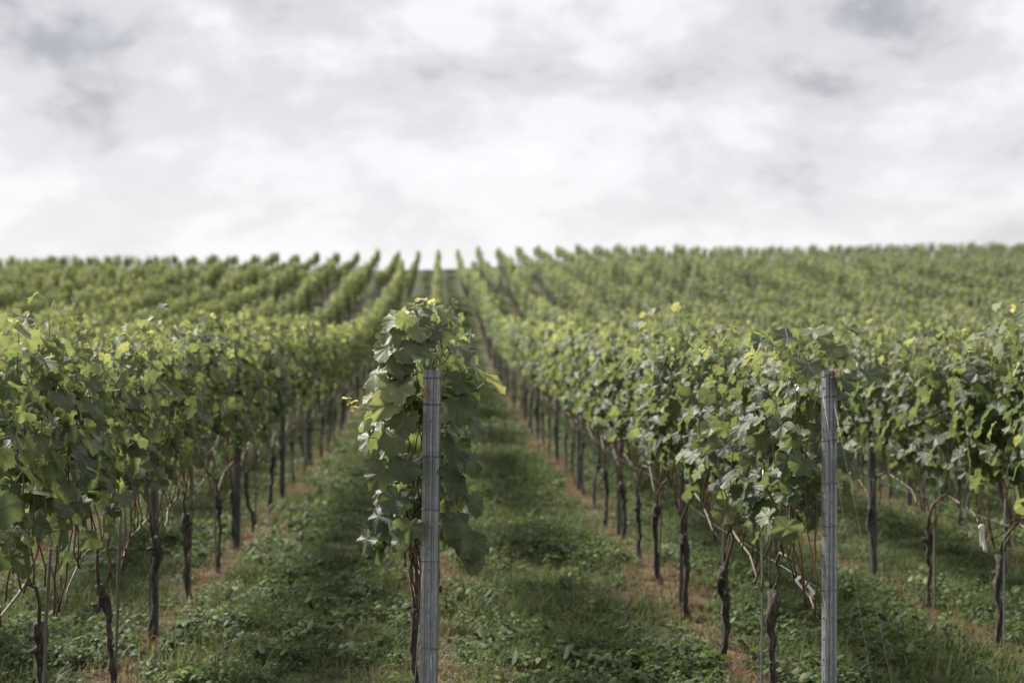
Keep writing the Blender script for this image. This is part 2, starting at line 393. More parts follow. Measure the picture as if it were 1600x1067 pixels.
# ------------------------------------------------------------------ vine generator (local frame: base at origin, row along Y)
def unit(v): return v/(np.linalg.norm(v)+1e-9)
def leaf_frame(g, az, droop, roll, spin):
    a_ = np.array([math.cos(az), math.sin(az), 0.])
    up = np.array([0, 0, 1.])
    t_ = a_*math.cos(droop) - up*math.sin(droop)
    n_ = a_*math.sin(droop) + up*math.cos(droop)
    s_ = np.cross(t_, n_)
    M_ = np.stack([s_, t_, n_], 1)
    c, s = math.cos(roll), math.sin(roll); Ry = np.array([[c, 0, s], [0, 1, 0], [-s, 0, c]])
    c, s = math.cos(spin), math.sin(spin); Rz = np.array([[c, -s, 0], [s, c, 0], [0, 0, 1]])
    return M_ @ Ry @ Rz
def gen_vine(seed, cane_dir=1, front_end=0, dens=1., top=2.12, spread=.125, span=(-.06, 1.28)):
    """front_end: 1 = this vine closes the row towards -Y (leaves also face that way)"""
    g = np.random.default_rng(seed)
    d = {}
    # trunk: gnarled, slightly crooked, with a swollen head
    hz_ = g.uniform(.60, .74); lx, ly = g.normal(0, .025), g.normal(0, .05)
    zz = np.linspace(-.05, hz_, 15)
    cxn = np.cumsum(g.normal(0, .010, 15)) + lx*zz/hz_; cyn = np.cumsum(g.normal(0, .012, 15)) + ly*zz/hz_
    cxn -= cxn[0]; cyn -= cyn[0]
    f = np.linspace(0, 1, 15)
    rad = (.034 - .012*np.sin(np.minimum(f*1.25, 1)*math.pi)*.8 + .010*np.exp(-((f-0)/.12)**2) + .014*g.uniform(.3, 1.2)*np.exp(-((f-g.uniform(.84, .95))/g.uniform(.05, .10))**2))*g.uniform(.58, .86)
    tr = MB(); V, F = tube(np.stack([cxn, cyn, zz], 1), rad, 9, .30, g); tr.add(V, F)
    head = np.array([cxn[-1], cyn[-1], hz_])
    for _ in range(5):                                     # knobs and cut spurs on the head
        dv = unit(g.normal(0, 1, 3)*np.array([1, 1, .5])+np.array([0, 0, .3])); p0 = head + np.array([0, 0, -.05-.09*g.random()])
        V, F = tube([p0, p0+dv*.03, p0+dv*.05], [.018, .015, .008], 6, .35, g); tr.add(V, F)
    d['trunk'] = tr
    # one long bent cane and one short spur
    y1 = cane_dir*span[1]
    zc = g.uniform(.84, .95)
    cane = np.array([head+[0, 0, -.02], head+[g.normal(0, .015), cane_dir*.05, .10], [head[0]*.6, head[1]+cane_dir*.16, zc-.04], [0, head[1]*.5+cane_dir*.34, zc+.03],
                     [0, cane_dir*.6, zc], [0, cane_dir*.85, zc-.05], [0, cane_dir*1.02, zc-.12], [.01, cane_dir*1.16, zc-.20]])
    if front_end: cane[3:, 1] *= (-front_end-.01)/1.16 if cane_dir < 0 else 1
    cane[2:, 0] += g.normal(0, .012, 6); cane[2:, 2] += g.normal(0, .012, 6)
    d['cane'] = tube(cane, np.linspace(.0105, .005, 8), 6, .16, g)
    # shoots
    d['shoots'] = []; d['leaves'] = []
    ns = int(round(11*dens))
    for i in range(ns):
        y = cane_dir*(span[0] + (span[1]-span[0])*(i+.5)/ns) + g.normal(0, .03)
        if front_end: y = max(y, front_end) + (abs(g.normal(0, .05)) if y < front_end else 0)
        j = min(abs(y)/1.16, 1)*7
        zb = np.interp(abs(y), np.abs(cane[2:, 1]), cane[2:, 2]) if abs(y) > .16 else head[2]+.03
        ht = top + g.normal(0, .055) + (g.uniform(.08, .22) if g.random() < .16 else 0)
        k = int((ht-zb)/.078); zz = np.linspace(zb, ht, k)
        xs = np.cumsum(g.normal(0, .016, k)); ys = np.cumsum(g.normal(0, .013, k))
        xs += g.normal(0, .045)*np.minimum(np.arange(k)/4, 1); xs = spread*1.15*np.tanh(xs/(spread*1.15))
        lean = g.normal(0, .16) if not front_end else g.normal(.05, .06); ys += lean*(zz-zb)
        if front_end: ys = np.maximum(ys, front_end - y - .02)
        P = np.stack([xs + (cane[4, 0]), y+ys, zz], 1)
        d['shoots'].append((P, np.linspace(.0048, .0022, k)))
        side = g.random() < .5
        for q in range(k):
            z = zz[q]
            if z < 1.0 + .16*g.random() or (z < 1.25 and g.random() < .25): continue
            for rep in range(2 if g.random() < .58 else 1):
                side = not side
                az = (0 if side else math.pi) + g.normal(0, .75)
                if front_end:
                    fe = np.clip((-.15 - P[q, 1])/.8, 0, 1)*.62
                    if g.random() < fe: az = -math.pi/2 + g.normal(0, .75)
                hi = (z-1.)/1.15
                size = g.uniform(.064, .110)*(1 - .32*np.clip((z-(ht-.35))/.35, 0, 1))*(.8 if rep else 1)
                dr = np.clip(g.normal(.95, .36), .05, 1.65)
                Rm = leaf_frame(g, az, dr, g.normal(0, .42), g.normal(0, .35))
                off = np.array([math.cos(az), math.sin(az), .35])*g.uniform(0, .07) if rep else 0
                # long petioles carry leaves out to the face of the canopy
                push = np.array([math.cos(az), math.sin(az), 0])*abs(g.normal(0, .045))
                pos = P[q] + off + push - Rm @ PET*size
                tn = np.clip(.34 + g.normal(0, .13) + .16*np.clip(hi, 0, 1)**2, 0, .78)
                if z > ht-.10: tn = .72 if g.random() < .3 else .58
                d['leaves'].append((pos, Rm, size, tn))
        if g.random() < .15:                               # pale unfolding tip on some shoots
            for _ in range(4):
                Rm = leaf_frame(g, g.uniform(0, 6.28), g.uniform(-.3, .8), g.normal(0, .4), 0); sz = g.uniform(.016, .030)
                d['leaves'].append((P[-1]+g.normal(0, .012, 3)+[0, 0, .01], Rm, sz, .97))
    return d

def low_leaf_block(leaves, seed):
    g = np.random.default_rng(seed)
    shapes = [leaf_shape(np.random.default_rng(500+s), False, False) for s in range(8)]
    V = []; F = []; T = []; n = 0
    for pos, Rm, sz, tn in leaves:
        v, f, nb = shapes[g.integers(8)]
        V.append((v*sz*1.04) @ Rm.T + pos); F += [tuple(i+n for i in q) for q in f]; T += [tn]*len(v); n += len(v)
    return V, F, T
def shoots_block(d, every=1):
    V = []; F = []; n = 0
    for P, r_ in d['shoots'][::every]:
        v, f = tube(P[::3], r_[::3], 3, cap=False); V.append(v); F += [tuple(i+n for i in q) for q in f]; n += len(v)
    return V, F, n

# ------------------------------------------------------------------ which vines stand where
def project(x, y, z):
    c, s = math.cos(R(YAW)), math.sin(R(YAW))
    dx = x*c - y*s; dy = x*s + y*c
    if dy < .1: return None
    return 800 + 2222.2*dx/dy, 533.5 - 2222.2*(z-CAM_Z)/dy, dy
ROW_PHASE = {0: (7.55, 1.33, 6.72), 1: (7.83, 1.315, 6.72), -1: (7.20, 1.36, 6.00), 2: (9.44-1.3, 1.30, 8.15), 3: (13.9-1.25*5, 1.25, 8.9)}
vines = []          # (row, i, x, y)
posts = []
for k in range(-30, 39):
    g = np.random.default_rng(900+k)
    y0, st, p0 = ROW_PHASE.get(k, (6.6+g.uniform(0, 1.2), 1.32, 5.9+g.uniform(0, 1.2)))
    xk = ROW_X0 + ROW_W*k
    wob = g.uniform(0, 6.28)
    i = 0; y = y0
    while y < 137:
        if 77.5 < y < 87.5: y = 87.5 + g.uniform(0, .6)
        vines.append((k, i, xk + .025*math.sin(y*.3+wob), y)); i += 1; y += st*g.uniform(.985, 1.015) if y > 16 else st
    y = p0; i = 0
    while y < 137:
        if not 78 < y < 87: posts.append((k, i, xk, y))
        i += 1; y += 4.05
def near_frustum(x, y, margin):
    lo = -(800/2222.2); c, s = math.cos(R(YAW)), math.sin(R(YAW))
    dx = x*c - y*s; dy = x*s + y*c
    return dy > 2 and abs(dx) < .36*dy + margin
vines = [v for v in vines if near_frustum(v[2], v[3], 4.5)]
posts = [p for p in posts if near_frustum(p[2], p[3], 1.5)]

def at(px, py, dy):
    """world point that lies dy metres in front of the camera"""
    c, s = math.cos(R(YAW)), math.sin(R(YAW)); dx = (px-800)*dy/2222.2
    return np.array([dx*c + dy*s, -dx*s + dy*c, CAM_Z - (py-533.5)*dy/2222.2])
END_LEAVES = [  # (picture x, y, distance, width in metres, azimuth deg, droop, tone) - the large leaves crowding round the end post, upper left ones toned lighter as if backlit
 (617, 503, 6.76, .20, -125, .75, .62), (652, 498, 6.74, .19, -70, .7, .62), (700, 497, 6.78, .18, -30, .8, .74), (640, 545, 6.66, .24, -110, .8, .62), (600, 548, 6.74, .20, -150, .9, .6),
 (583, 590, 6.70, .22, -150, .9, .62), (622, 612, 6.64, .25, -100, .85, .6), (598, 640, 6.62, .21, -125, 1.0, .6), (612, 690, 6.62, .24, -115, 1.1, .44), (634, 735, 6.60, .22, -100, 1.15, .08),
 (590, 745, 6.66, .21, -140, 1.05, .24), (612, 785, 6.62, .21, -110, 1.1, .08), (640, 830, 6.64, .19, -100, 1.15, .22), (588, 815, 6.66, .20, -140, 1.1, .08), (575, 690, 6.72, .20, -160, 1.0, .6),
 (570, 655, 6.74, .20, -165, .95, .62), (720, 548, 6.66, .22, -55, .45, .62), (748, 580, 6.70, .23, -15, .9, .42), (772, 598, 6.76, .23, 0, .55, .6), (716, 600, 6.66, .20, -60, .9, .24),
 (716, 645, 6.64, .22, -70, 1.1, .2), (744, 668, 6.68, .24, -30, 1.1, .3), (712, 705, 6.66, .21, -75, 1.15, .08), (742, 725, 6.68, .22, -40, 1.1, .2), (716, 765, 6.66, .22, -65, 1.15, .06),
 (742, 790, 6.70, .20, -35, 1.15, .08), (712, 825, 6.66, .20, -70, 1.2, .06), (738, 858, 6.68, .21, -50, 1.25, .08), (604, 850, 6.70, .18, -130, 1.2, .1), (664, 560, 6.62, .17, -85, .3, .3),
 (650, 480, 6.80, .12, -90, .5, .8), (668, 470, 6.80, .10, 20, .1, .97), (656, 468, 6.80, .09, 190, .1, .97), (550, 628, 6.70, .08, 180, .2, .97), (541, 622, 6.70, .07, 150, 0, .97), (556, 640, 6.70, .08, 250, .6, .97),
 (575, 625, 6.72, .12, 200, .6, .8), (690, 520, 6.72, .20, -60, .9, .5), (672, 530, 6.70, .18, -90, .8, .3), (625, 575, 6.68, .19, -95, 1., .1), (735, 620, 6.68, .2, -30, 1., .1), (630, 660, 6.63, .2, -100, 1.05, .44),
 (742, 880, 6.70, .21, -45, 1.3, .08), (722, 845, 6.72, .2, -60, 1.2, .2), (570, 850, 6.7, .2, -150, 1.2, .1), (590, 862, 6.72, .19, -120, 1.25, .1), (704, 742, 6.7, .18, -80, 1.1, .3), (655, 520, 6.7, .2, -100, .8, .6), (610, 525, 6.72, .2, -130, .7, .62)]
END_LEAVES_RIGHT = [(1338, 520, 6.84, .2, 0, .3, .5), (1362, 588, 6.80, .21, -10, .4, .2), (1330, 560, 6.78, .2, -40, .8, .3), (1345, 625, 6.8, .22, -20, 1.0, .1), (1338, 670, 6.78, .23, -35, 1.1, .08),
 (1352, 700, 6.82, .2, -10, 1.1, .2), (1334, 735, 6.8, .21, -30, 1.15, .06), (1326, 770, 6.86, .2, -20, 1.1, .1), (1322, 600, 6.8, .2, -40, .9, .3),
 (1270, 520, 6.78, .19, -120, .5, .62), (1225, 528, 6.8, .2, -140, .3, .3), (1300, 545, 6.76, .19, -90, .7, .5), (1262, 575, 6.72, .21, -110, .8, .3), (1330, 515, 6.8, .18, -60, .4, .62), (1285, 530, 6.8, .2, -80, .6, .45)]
def in_frame(x, y, h=2.2):
    z = gz(x, y)
    for hh in (.8, 1.5, h):
        p = project(x, y, z+hh)
        if p and -40 < p[0] < 1640 and 0 < p[1] < 1067: return True
    return False
# the stretch of each row whose vines show largest in the picture: these are built one by one
OWN = {-9: (39, 41), -8: (36, 38), -7: (37, 40), -6: (31, 40), -5: (20, 40), -4: (13, 40), -3: (8, 18), -2: (3, 21), -1: (0, 32), 0: (0, 4), 1: (0, 33), 2: (0, 25),
       3: (3, 10), 4: (8, 16), 5: (18, 37), 6: (14, 19), 7: (24, 39), 8: (36, 46), 9: (28, 41), 10: (46, 50), 11: (34, 44), 13: (43, 47)}
own = [v for v in vines if v[0] in OWN and OWN[v[0]][0] <= v[1] <= OWN[v[0]][1] and in_frame(v[2], v[3])]
own_keys = {(v[0], v[1]) for v in own}
ONES = ['', 'first', 'second', 'third', 'fourth', 'fifth', 'sixth', 'seventh', 'eighth', 'ninth', 'tenth', 'eleventh', 'twelfth', 'thirteenth',
        'fourteenth', 'fifteenth', 'sixteenth', 'seventeenth', 'eighteenth', 'nineteenth']
TENS = {2: ('twenty', 'twentieth'), 3: ('thirty', 'thirtieth'), 4: ('forty', 'fortieth'), 5: ('fifty', 'fiftieth')}
def ordinal(n):
    if n < 20: return ONES[n]
    a_, b_ = divmod(n, 10)
    return TENS[a_][1] if b_ == 0 else TENS[a_][0] + '-' + ONES[b_]
def row_words(k): return 'centre row' if k == 0 else f"{ordinal(abs(k))} row {'right' if k > 0 else 'left'} of centre"

# ------------------------------------------------------------------ far and in-between vines: shared templates
N_TMPL = 12
TMPL = []
for s in range(N_TMPL):
    TMPL.append(gen_vine(3000+s, 1 if s % 2 else -1, 0, 1.0, 1.98))
T_FOL, T_TRUNK, T_CANE, T_ALL = [], [], [], []
for s, d in enumerate(TMPL):
    V, F, T = low_leaf_block(d['leaves'], s)
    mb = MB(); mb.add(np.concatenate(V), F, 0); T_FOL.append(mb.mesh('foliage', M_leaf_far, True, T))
    T_TRUNK.append(d['trunk'].mesh('trunk', M_bark))
    mb = MB(); mb.add(*d['cane'], 0); sv, sf, sn = shoots_block(d); mb.add(np.concatenate(sv), sf, 1); T_CANE.append(mb.mesh('canes', [M_cane, M_shoot]))
    if True:
        mb = MB(); mb.add(np.concatenate(V), F, 0)
        for tv, tf in ((np.concatenate(d['trunk'].v), d['trunk'].f),): mb.add(tv, tf, 1)
        mb.add(d['cane'][0], d['cane'][1], 2)
        sv, sf, sn = shoots_block(d, 3); mb.add(np.concatenate(sv), sf, 2)
        TT = np.zeros(mb.n); TT[:len(T)] = T
        T_ALL.append(mb.mesh('vine_mass', [M_leaf_far, M_bark, M_shoot], True, TT))

def scatter(name, P, rot, scale, var, meshes):
    """ONE object whose points carry copies of a few small meshes (for what nobody could count)"""
    me = bpy.data.meshes.new(name); me.from_pydata(np.asarray(P).tolist(), [], [])
    n = len(P)
    at = me.attributes.new('rot', 'FLOAT_VECTOR', 'POINT'); at.data.foreach_set('vector', np.asarray(rot, np.float32).ravel())
    at = me.attributes.new('scl', 'FLOAT_VECTOR', 'POINT'); at.data.foreach_set('vector', np.asarray(scale, np.float32).ravel())
    at = me.attributes.new('var', 'INT', 'POINT'); at.data.foreach_set('value', np.asarray(var, np.int32))
    o = link(bpy.data.objects.new(name, me))
    ng = bpy.data.node_groups.new(name, 'GeometryNodeTree')
    ng.interface.new_socket('Geometry', in_out='INPUT', socket_type='NodeSocketGeometry')
    ng.interface.new_socket('Geometry', in_out='OUTPUT', socket_type='NodeSocketGeometry')
    gi = ng.nodes.new('NodeGroupInput'); go = ng.nodes.new('NodeGroupOutput')
    jn = ng.nodes.new('GeometryNodeJoinGeometry')
    for m_ in meshes:
        src = bpy.data.objects.new(name + '_piece', m_)
        oi = ng.nodes.new('GeometryNodeObjectInfo'); oi.inputs['Object'].default_value = src; oi.inputs['As Instance'].default_value = False
        gt = ng.nodes.new('GeometryNodeGeometryToInstance'); ng.links.new(oi.outputs['Geometry'], gt.inputs[0]); ng.links.new(gt.outputs[0], jn.inputs[0])
    ip = ng.nodes.new('GeometryNodeInstanceOnPoints'); ip.inputs['Pick Instance'].default_value = True
    def attr(nm, dt):
        a_ = ng.nodes.new('GeometryNodeInputNamedAttribute'); a_.data_type = dt; a_.inputs[0].default_value = nm
        return [q for q in a_.outputs if q.enabled and q.name == 'Attribute'][0]
    er = ng.nodes.new('FunctionNodeEulerToRotation')
    ng.links.new(attr('rot', 'FLOAT_VECTOR'), er.inputs[0]); ng.links.new(er.outputs[0], ip.inputs['Rotation'])
    ng.links.new(attr('scl', 'FLOAT_VECTOR'), ip.inputs['Scale']); ng.links.new(attr('var', 'INT'), ip.inputs['Instance Index'])
    ng.links.new(gi.outputs[0], ip.inputs['Points']); ng.links.new(jn.outputs[0], ip.inputs['Instance'])
    ng.links.new(ip.outputs[0], go.inputs[0])
    md = o.modifiers.new('scatter', 'NODES'); md.node_group = ng
    return o

rest = [v for v in vines if (v[0], v[1]) not in own_keys]
g = np.random.default_rng(41)
vx = np.array([v[2] for v in rest]); vy = np.array([v[3] for v in rest])
n = len(rest)
flip = np.where(g.random(n) < .5, 0, math.pi)
hs = (1 + .05*np.sin(vx*1.3+vy*.21) + g.normal(0, .03, n))*np.where(vy > 80, .86, 1)
distant = scatter('distant_vines', np.stack([vx, vy, ground_z(vx, vy)], 1), np.stack([np.zeros(n), np.zeros(n), flip + g.normal(0, .03, n)], 1),
                  np.stack([g.uniform(.9, 1.15, n)*np.where(vy > 70, .70, .80), np.full(n, 1.28), hs], 1), g.integers(0, len(T_ALL), n), T_ALL)
tag(distant, 'long rows of green vines climbing to the crest of the hillside', 'vines', kind='stuff')

# ------------------------------------------------------------------ individual vines
per_row = {}
for v in sorted(own, key=lambda v: v[3]): per_row.setdefault(v[0], []).append(v)
HERO_D = 17.5
for k, lst in per_row.items():
    for r_, (k_, i, x, y) in enumerate(lst):
        first = (k == 0 and i == 0)
        if first: x -= .075                                # its trunk stands a little left of the post
        z = gz(x, y)
        root = empty('grapevine', (x, y, z))
        if first: lab = 'leafy grapevine at the near end of the centre row, behind the steel post'
        elif k == 1 and i == 0: lab = 'leafy grapevine behind the end post of the first row right of centre'
        else: lab = f'grapevine with dark trunk, {ordinal(r_+1)} from the near end in view, {row_words(k)}'
        tag(root, lab, 'grapevine', 'grapevines in the vineyard rows')
        sd_ = 7000 + (k+40)*400 + i
        if y < HERO_D:
            fe = 6.72 + .10 - y if (k in (0, 1) and i == 0) else 0      # local y just behind the end post
            cdir = -1 if k in (-1, 0, 1, 2) else (1 if sd_ % 3 else -1)
            d = gen_vine(sd_, cdir, fe, 1.6 if first else 1.2, {0: 2.06, 1: 1.98, -1: 2.04}.get(k, 1.98), .20 if first else .135,
                         (-.06, 1.12 if fe else 1.28))
            link(bpy.data.objects.new('trunk', d['trunk'].mesh('trunk', M_bark)), root)
            mb = MB(); mb.add(*d['cane']); link(bpy.data.objects.new('cane', mb.mesh('cane', M_cane)), root)
            for P, rr in d['shoots']:
                mb = MB(); mb.add(*tube(P, rr, 4)); link(bpy.data.objects.new('shoot', mb.mesh('shoot', M_shoot)), root)
            gg = np.random.default_rng(sd_)
            lv = d['leaves']
            if fe:                                         # nothing grows across the face of the end post
                px_post = (ROW_X0 + ROW_W*k) - x; py_post = 6.72 - y
                lv = [q for q in lv if not (abs(q[0][0] + (q[1] @ [0, .5, 0])[0]*q[2] - px_post) < .03 + q[2]*.75 and q[0][1] < py_post + .16 and q[0][2] < 1.99)]
            big = []
            if first or fe:
                shaped = []
                for pos, Rm, sz, tn in lv:
                    w_ = np.interp(pos[2], [.9, 1.1, 1.9, 2.05, 2.3], [1., 1.25, 1.25, 1., .55]) if first else 1.
                    pos = pos*np.array([w_, 1, 1])
                    if first: pos[0] = .27*math.tanh(pos[0]/.27)
                    shaped.append((pos, Rm, sz*(.92 if first else 1.), tn))
                lv = shaped[:]
                gl = np.random.default_rng(77)
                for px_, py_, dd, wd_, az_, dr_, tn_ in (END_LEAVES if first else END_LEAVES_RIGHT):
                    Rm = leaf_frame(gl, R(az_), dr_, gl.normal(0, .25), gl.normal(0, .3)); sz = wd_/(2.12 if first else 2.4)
                    tn_ = tn_ if tn_ > .6 else tn_ + (.24 if px_ < 670 else .16)  # tones raised, most on the left, to paint backlight into the leaf colour
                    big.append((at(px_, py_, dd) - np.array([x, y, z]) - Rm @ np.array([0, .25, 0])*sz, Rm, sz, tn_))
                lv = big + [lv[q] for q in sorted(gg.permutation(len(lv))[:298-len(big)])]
            if len(lv) > 298:
                lv = [lv[q] for q in sorted(gg.permutation(len(lv))[:298])]
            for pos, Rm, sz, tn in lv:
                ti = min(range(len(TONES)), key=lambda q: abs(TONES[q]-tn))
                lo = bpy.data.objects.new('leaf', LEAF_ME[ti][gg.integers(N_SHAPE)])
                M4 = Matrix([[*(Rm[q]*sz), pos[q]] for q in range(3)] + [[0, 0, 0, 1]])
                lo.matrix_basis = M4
                link(lo, root)
        else:
            s = (sd_*7) % N_TMPL
            root.rotation_euler.z = math.pi if sd_ % 2 else 0
            root.scale = (.82, 1.2, 1 + .05*math.sin(x*1.3+y*.21))
            link(bpy.data.objects.new('trunk', T_TRUNK[s]), root)
            link(bpy.data.objects.new('canes', T_CANE[s]), root)
            link(tag(bpy.data.objects.new('foliage', T_FOL[s]), kind='stuff'), root)

# ------------------------------------------------------------------ steel posts
def post_mesh(h, wd, hooks=True, holes=True):
    hw = wd/2
    prof = [(-hw+.007, .034), (-hw, .034), (-hw, 0), (-hw*.62, 0), (-hw*.5, .0065), (-hw*.26, .0065), (-hw*.14, 0), (-.0028, 0), (.0028, 0),
            (hw*.14, 0), (hw*.26, .0065), (hw*.5, .0065), (hw*.62, 0), (hw, 0), (hw, .034), (hw-.007, .034)]
    zs = [-.35, 0.]; hole_rows = set()
    z = .09
    while z < h-.03:
        zs += [z, z+.009]; hole_rows.add(len(zs)-2); z += .1
    zs.append(h)
    V = [(px, py, z) for z in zs for px, py in prof]; n_ = len(prof); F = []
    for i in range(len(zs)-1):
        for j in range(n_-1):
            if holes and i in hole_rows and j == 7: continue
            F.append((i*n_+j, i*n_+j+1, (i+1)*n_+j+1, (i+1)*n_+j))
    mb = MB(); mb.add(np.array(V), F)
    return mb
def hook_block(h, wd):
    mb = MB(); z = .14
    while z < h-.05:
        for s in (-1, 1):
            v, f = box((s*(wd/2+.003), .018, z), (.006, .014, .010)); v[4 if s > 0 else 0:8 if s > 0 else 4, 2] += .006; mb.add(v, f)
            v, f = box((s*(wd/2-.006), -.0025, z), (.006, .004, .008)); mb.add(v, f)
        z += .1
    return mb
def ring(z, wd, g, r=.0014):
    hw = wd/2+.004
    P = [(-hw, -.004, 0), (0, -.005, .001), (hw, -.004, .0), (hw, .036, .002), (0, .038, 0), (-hw, .036, -.001), (-hw, -.004, .0015)]
    P = np.array(P); P[:, 2] += z + g.normal(0, .0015, 7)
    return tube(P, r, 5)
POST_FAR = None
posts_sorted = sorted([p for p in posts if in_frame(p[2], p[3]) or p[3] < 7], key=lambda p: p[3])
POST_REACH = {-2: 30, -1: 76, 0: 7, 1: 76, 2: 36, 3: 34, 4: 30}
own_posts = [p for p in posts_sorted if p[3] < POST_REACH.get(p[0], 0)]
rest_posts = [p for p in posts_sorted if p[3] >= POST_REACH.get(p[0], 0)]
pm_ = post_mesh(1.78, .056, False, False).mesh('post_profile', M_zinc_old_shaded, False)
order = {}
for k, i, x, y in own_posts:
    order[k] = order.get(k, 0)+1
    end = (k in (0, 1) and i == 0)
    z = gz(x, y); g = np.random.default_rng(abs(3060+k*50+i))
    wd = {0: .076, 1: .058}.get(k, .06) if end else .06
    if end:
        root = empty('end_post', (x+(-.006 if k == 0 else .026), y, z), (0, R(.75) if k == 0 else R(.05), R(-13) if k == 0 else R(14)))
        lab = ('weathered galvanised steel post with wire ties at near end of the centre row' if k == 0 else
               'galvanised steel post with guy wires at near end of first row right of centre')
        tag(root, lab, 'post', 'steel trellis posts')
        H = 1.935 if k == 0 else 1.925
        o = link(bpy.data.objects.new('profile', post_mesh(H, wd).mesh('profile', M_zinc, False)), root)
        md = o.modifiers.new('sheet', 'SOLIDIFY'); md.thickness = .0028; md.offset = 1
        link(bpy.data.objects.new('hooks', hook_block(H, wd).mesh('hooks', M_zinc, False)), root)
        for hz_ in ((1.895, 1.77, 1.525, 1.275, 1.03, .62) if k == 0 else (1.90, 1.80, 1.59, 1.385, 1.18, .875)):
            mb = MB(); mb.add(*ring(hz_, wd, g)); mb.add(*ring(hz_+.004, wd, g))
            link(bpy.data.objects.new('wire_tie', mb.mesh('wire_tie', M_wire)), root)
    else:
        o = bpy.data.objects.new('row_post', pm_); o.location = (x + g.normal(0, .015) + (.05 if k > 0 else -.05), y, z); o.rotation_euler = (g.normal(0, .012), g.normal(0, .012), R(g.uniform(-14, 14)))
        link(o); md = o.modifiers.new('sheet', 'SOLIDIFY'); md.thickness = .0025; md.offset = 1
        tag(o, f'grey steel trellis post, {ordinal(order[k])} from the near end in view, {row_words(k)}', 'post', 'steel trellis posts')
px_ = np.array([p[2] for p in rest_posts]); py_ = np.array([p[3] for p in rest_posts]); n = len(px_)
fp = scatter('distant_posts', np.stack([px_, py_, ground_z(px_, py_)], 1), np.stack([rng.normal(0, .012, n), rng.normal(0, .012, n), rng.uniform(-.2, .2, n)], 1),
             np.ones((n, 3)), np.zeros(n), [pm_])
tag(fp, 'far off steel posts standing among the vine rows up the hill', 'posts', kind='stuff')

# ------------------------------------------------------------------ thin stakes beside the near trunks
rod_me = {}
for nm, mt, r_ in (('wood', M_rod, .009), ('steel', M_rod_steel, .0065)):
    for h in (1.05, 1.35):
        mb = MB(); g = np.random.default_rng(5); zz = np.linspace(-.2, h, 8)
        mb.add(*tube(np.stack([g.normal(0, .0015, 8), g.normal(0, .0015, 8), zz], 1), r_, 7)); rod_me[nm, h] = mb.mesh('vine_stake', mt)
order = {}
for k in (-1, 1, 2, 3, 4):
    for k_, i, x, y in per_row.get(k, []):
        if y > 24: continue
        if any(abs(p[3]-y) < .4 and p[0] == k for p in own_posts): continue
        g = np.random.default_rng(abs(4080+k*70+i))
        order[k] = order.get(k, 0)+1
        nm = 'steel' if (k > 0 and g.random() < .6) else 'wood'
        o = bpy.data.objects.new('vine_stake', rod_me[nm, 1.05 if g.random() < .5 else 1.35])
        dy = g.uniform(.05, .09)*(1 if g.random() < .5 else -1); dx = g.normal(0, .02)
        o.location = (x+dx, y+dy, gz(x+dx, y+dy)); o.rotation_euler = (g.normal(0, .02), g.normal(0, .02), g.uniform(0, 6))
        link(o)
        tag(o, f"thin {'grey metal' if nm == 'steel' else 'wooden'} stake beside a trunk, {ordinal(order[k])} from near end, {row_words(k)}", 'stake', 'stakes supporting the vines')

# ------------------------------------------------------------------ trellis wires, guy wires
WIRES = (('lowest', .86, 0), ('second lowest', 1.18, .03), ('middle', 1.42, -.03), ('second highest', 1.66, .03), ('highest', 1.88, 0))
for k in (-1, 0, 1, 2, 3):
    x = ROW_X0 + ROW_W*k; ys = np.concatenate([np.arange({0: 6.74, 1: 6.74}.get(k, 5.2), 40, 1.35)])
    for nm, h, dx in WIRES:
        g = np.random.default_rng(int(h*100)+k)
        P = np.stack([x+dx+g.normal(0, .004, len(ys)), ys, ground_z(np.full(len(ys), x), ys)+h+g.normal(0, .005, len(ys))], 1)
        mb = MB(); mb.add(*tube(P, .0013, 4)); o = link(bpy.data.objects.new('trellis_wire', mb.mesh('trellis_wire', M_wire)))
        tag(o, f"{nm} thin trellis wire running along the {row_words(k)}", 'wire', 'trellis wires')
for k, specs in ((0, ((1.05, -.02, -.10, .9, 'long'), (.62, .015, .02, .55, 'short'))), (1, ((1.80, -.02, .05, .95, 'left'), (1.78, .03, .13, 1.05, 'right'), (.875, -.025, .02, .6, 'low')))):
    x = ROW_X0 + ROW_W*k; y = 6.70
    for h, dx, ax, dy, nm in specs:
        p0 = np.array([x+dx, y-.012, gz(x, y)+h]); p1 = np.array([x+ax, y-dy, gz(x+ax, y-dy)-.02])
        t_ = np.linspace(0, 1, 9)[:, None]; P = p0*(1-t_)+p1*t_; P[:, 2] -= (.012*np.sin(t_*math.pi))[:, 0]
        mb = MB(); mb.add(*tube(P, .0008, 4)); o = link(bpy.data.objects.new('guy_wire', mb.mesh('guy_wire', M_wire)))
        tag(o, f"{nm} guy wire slanting from the {'centre post' if k == 0 else 'right end post'} towards the ground", 'wire', 'guy wires')

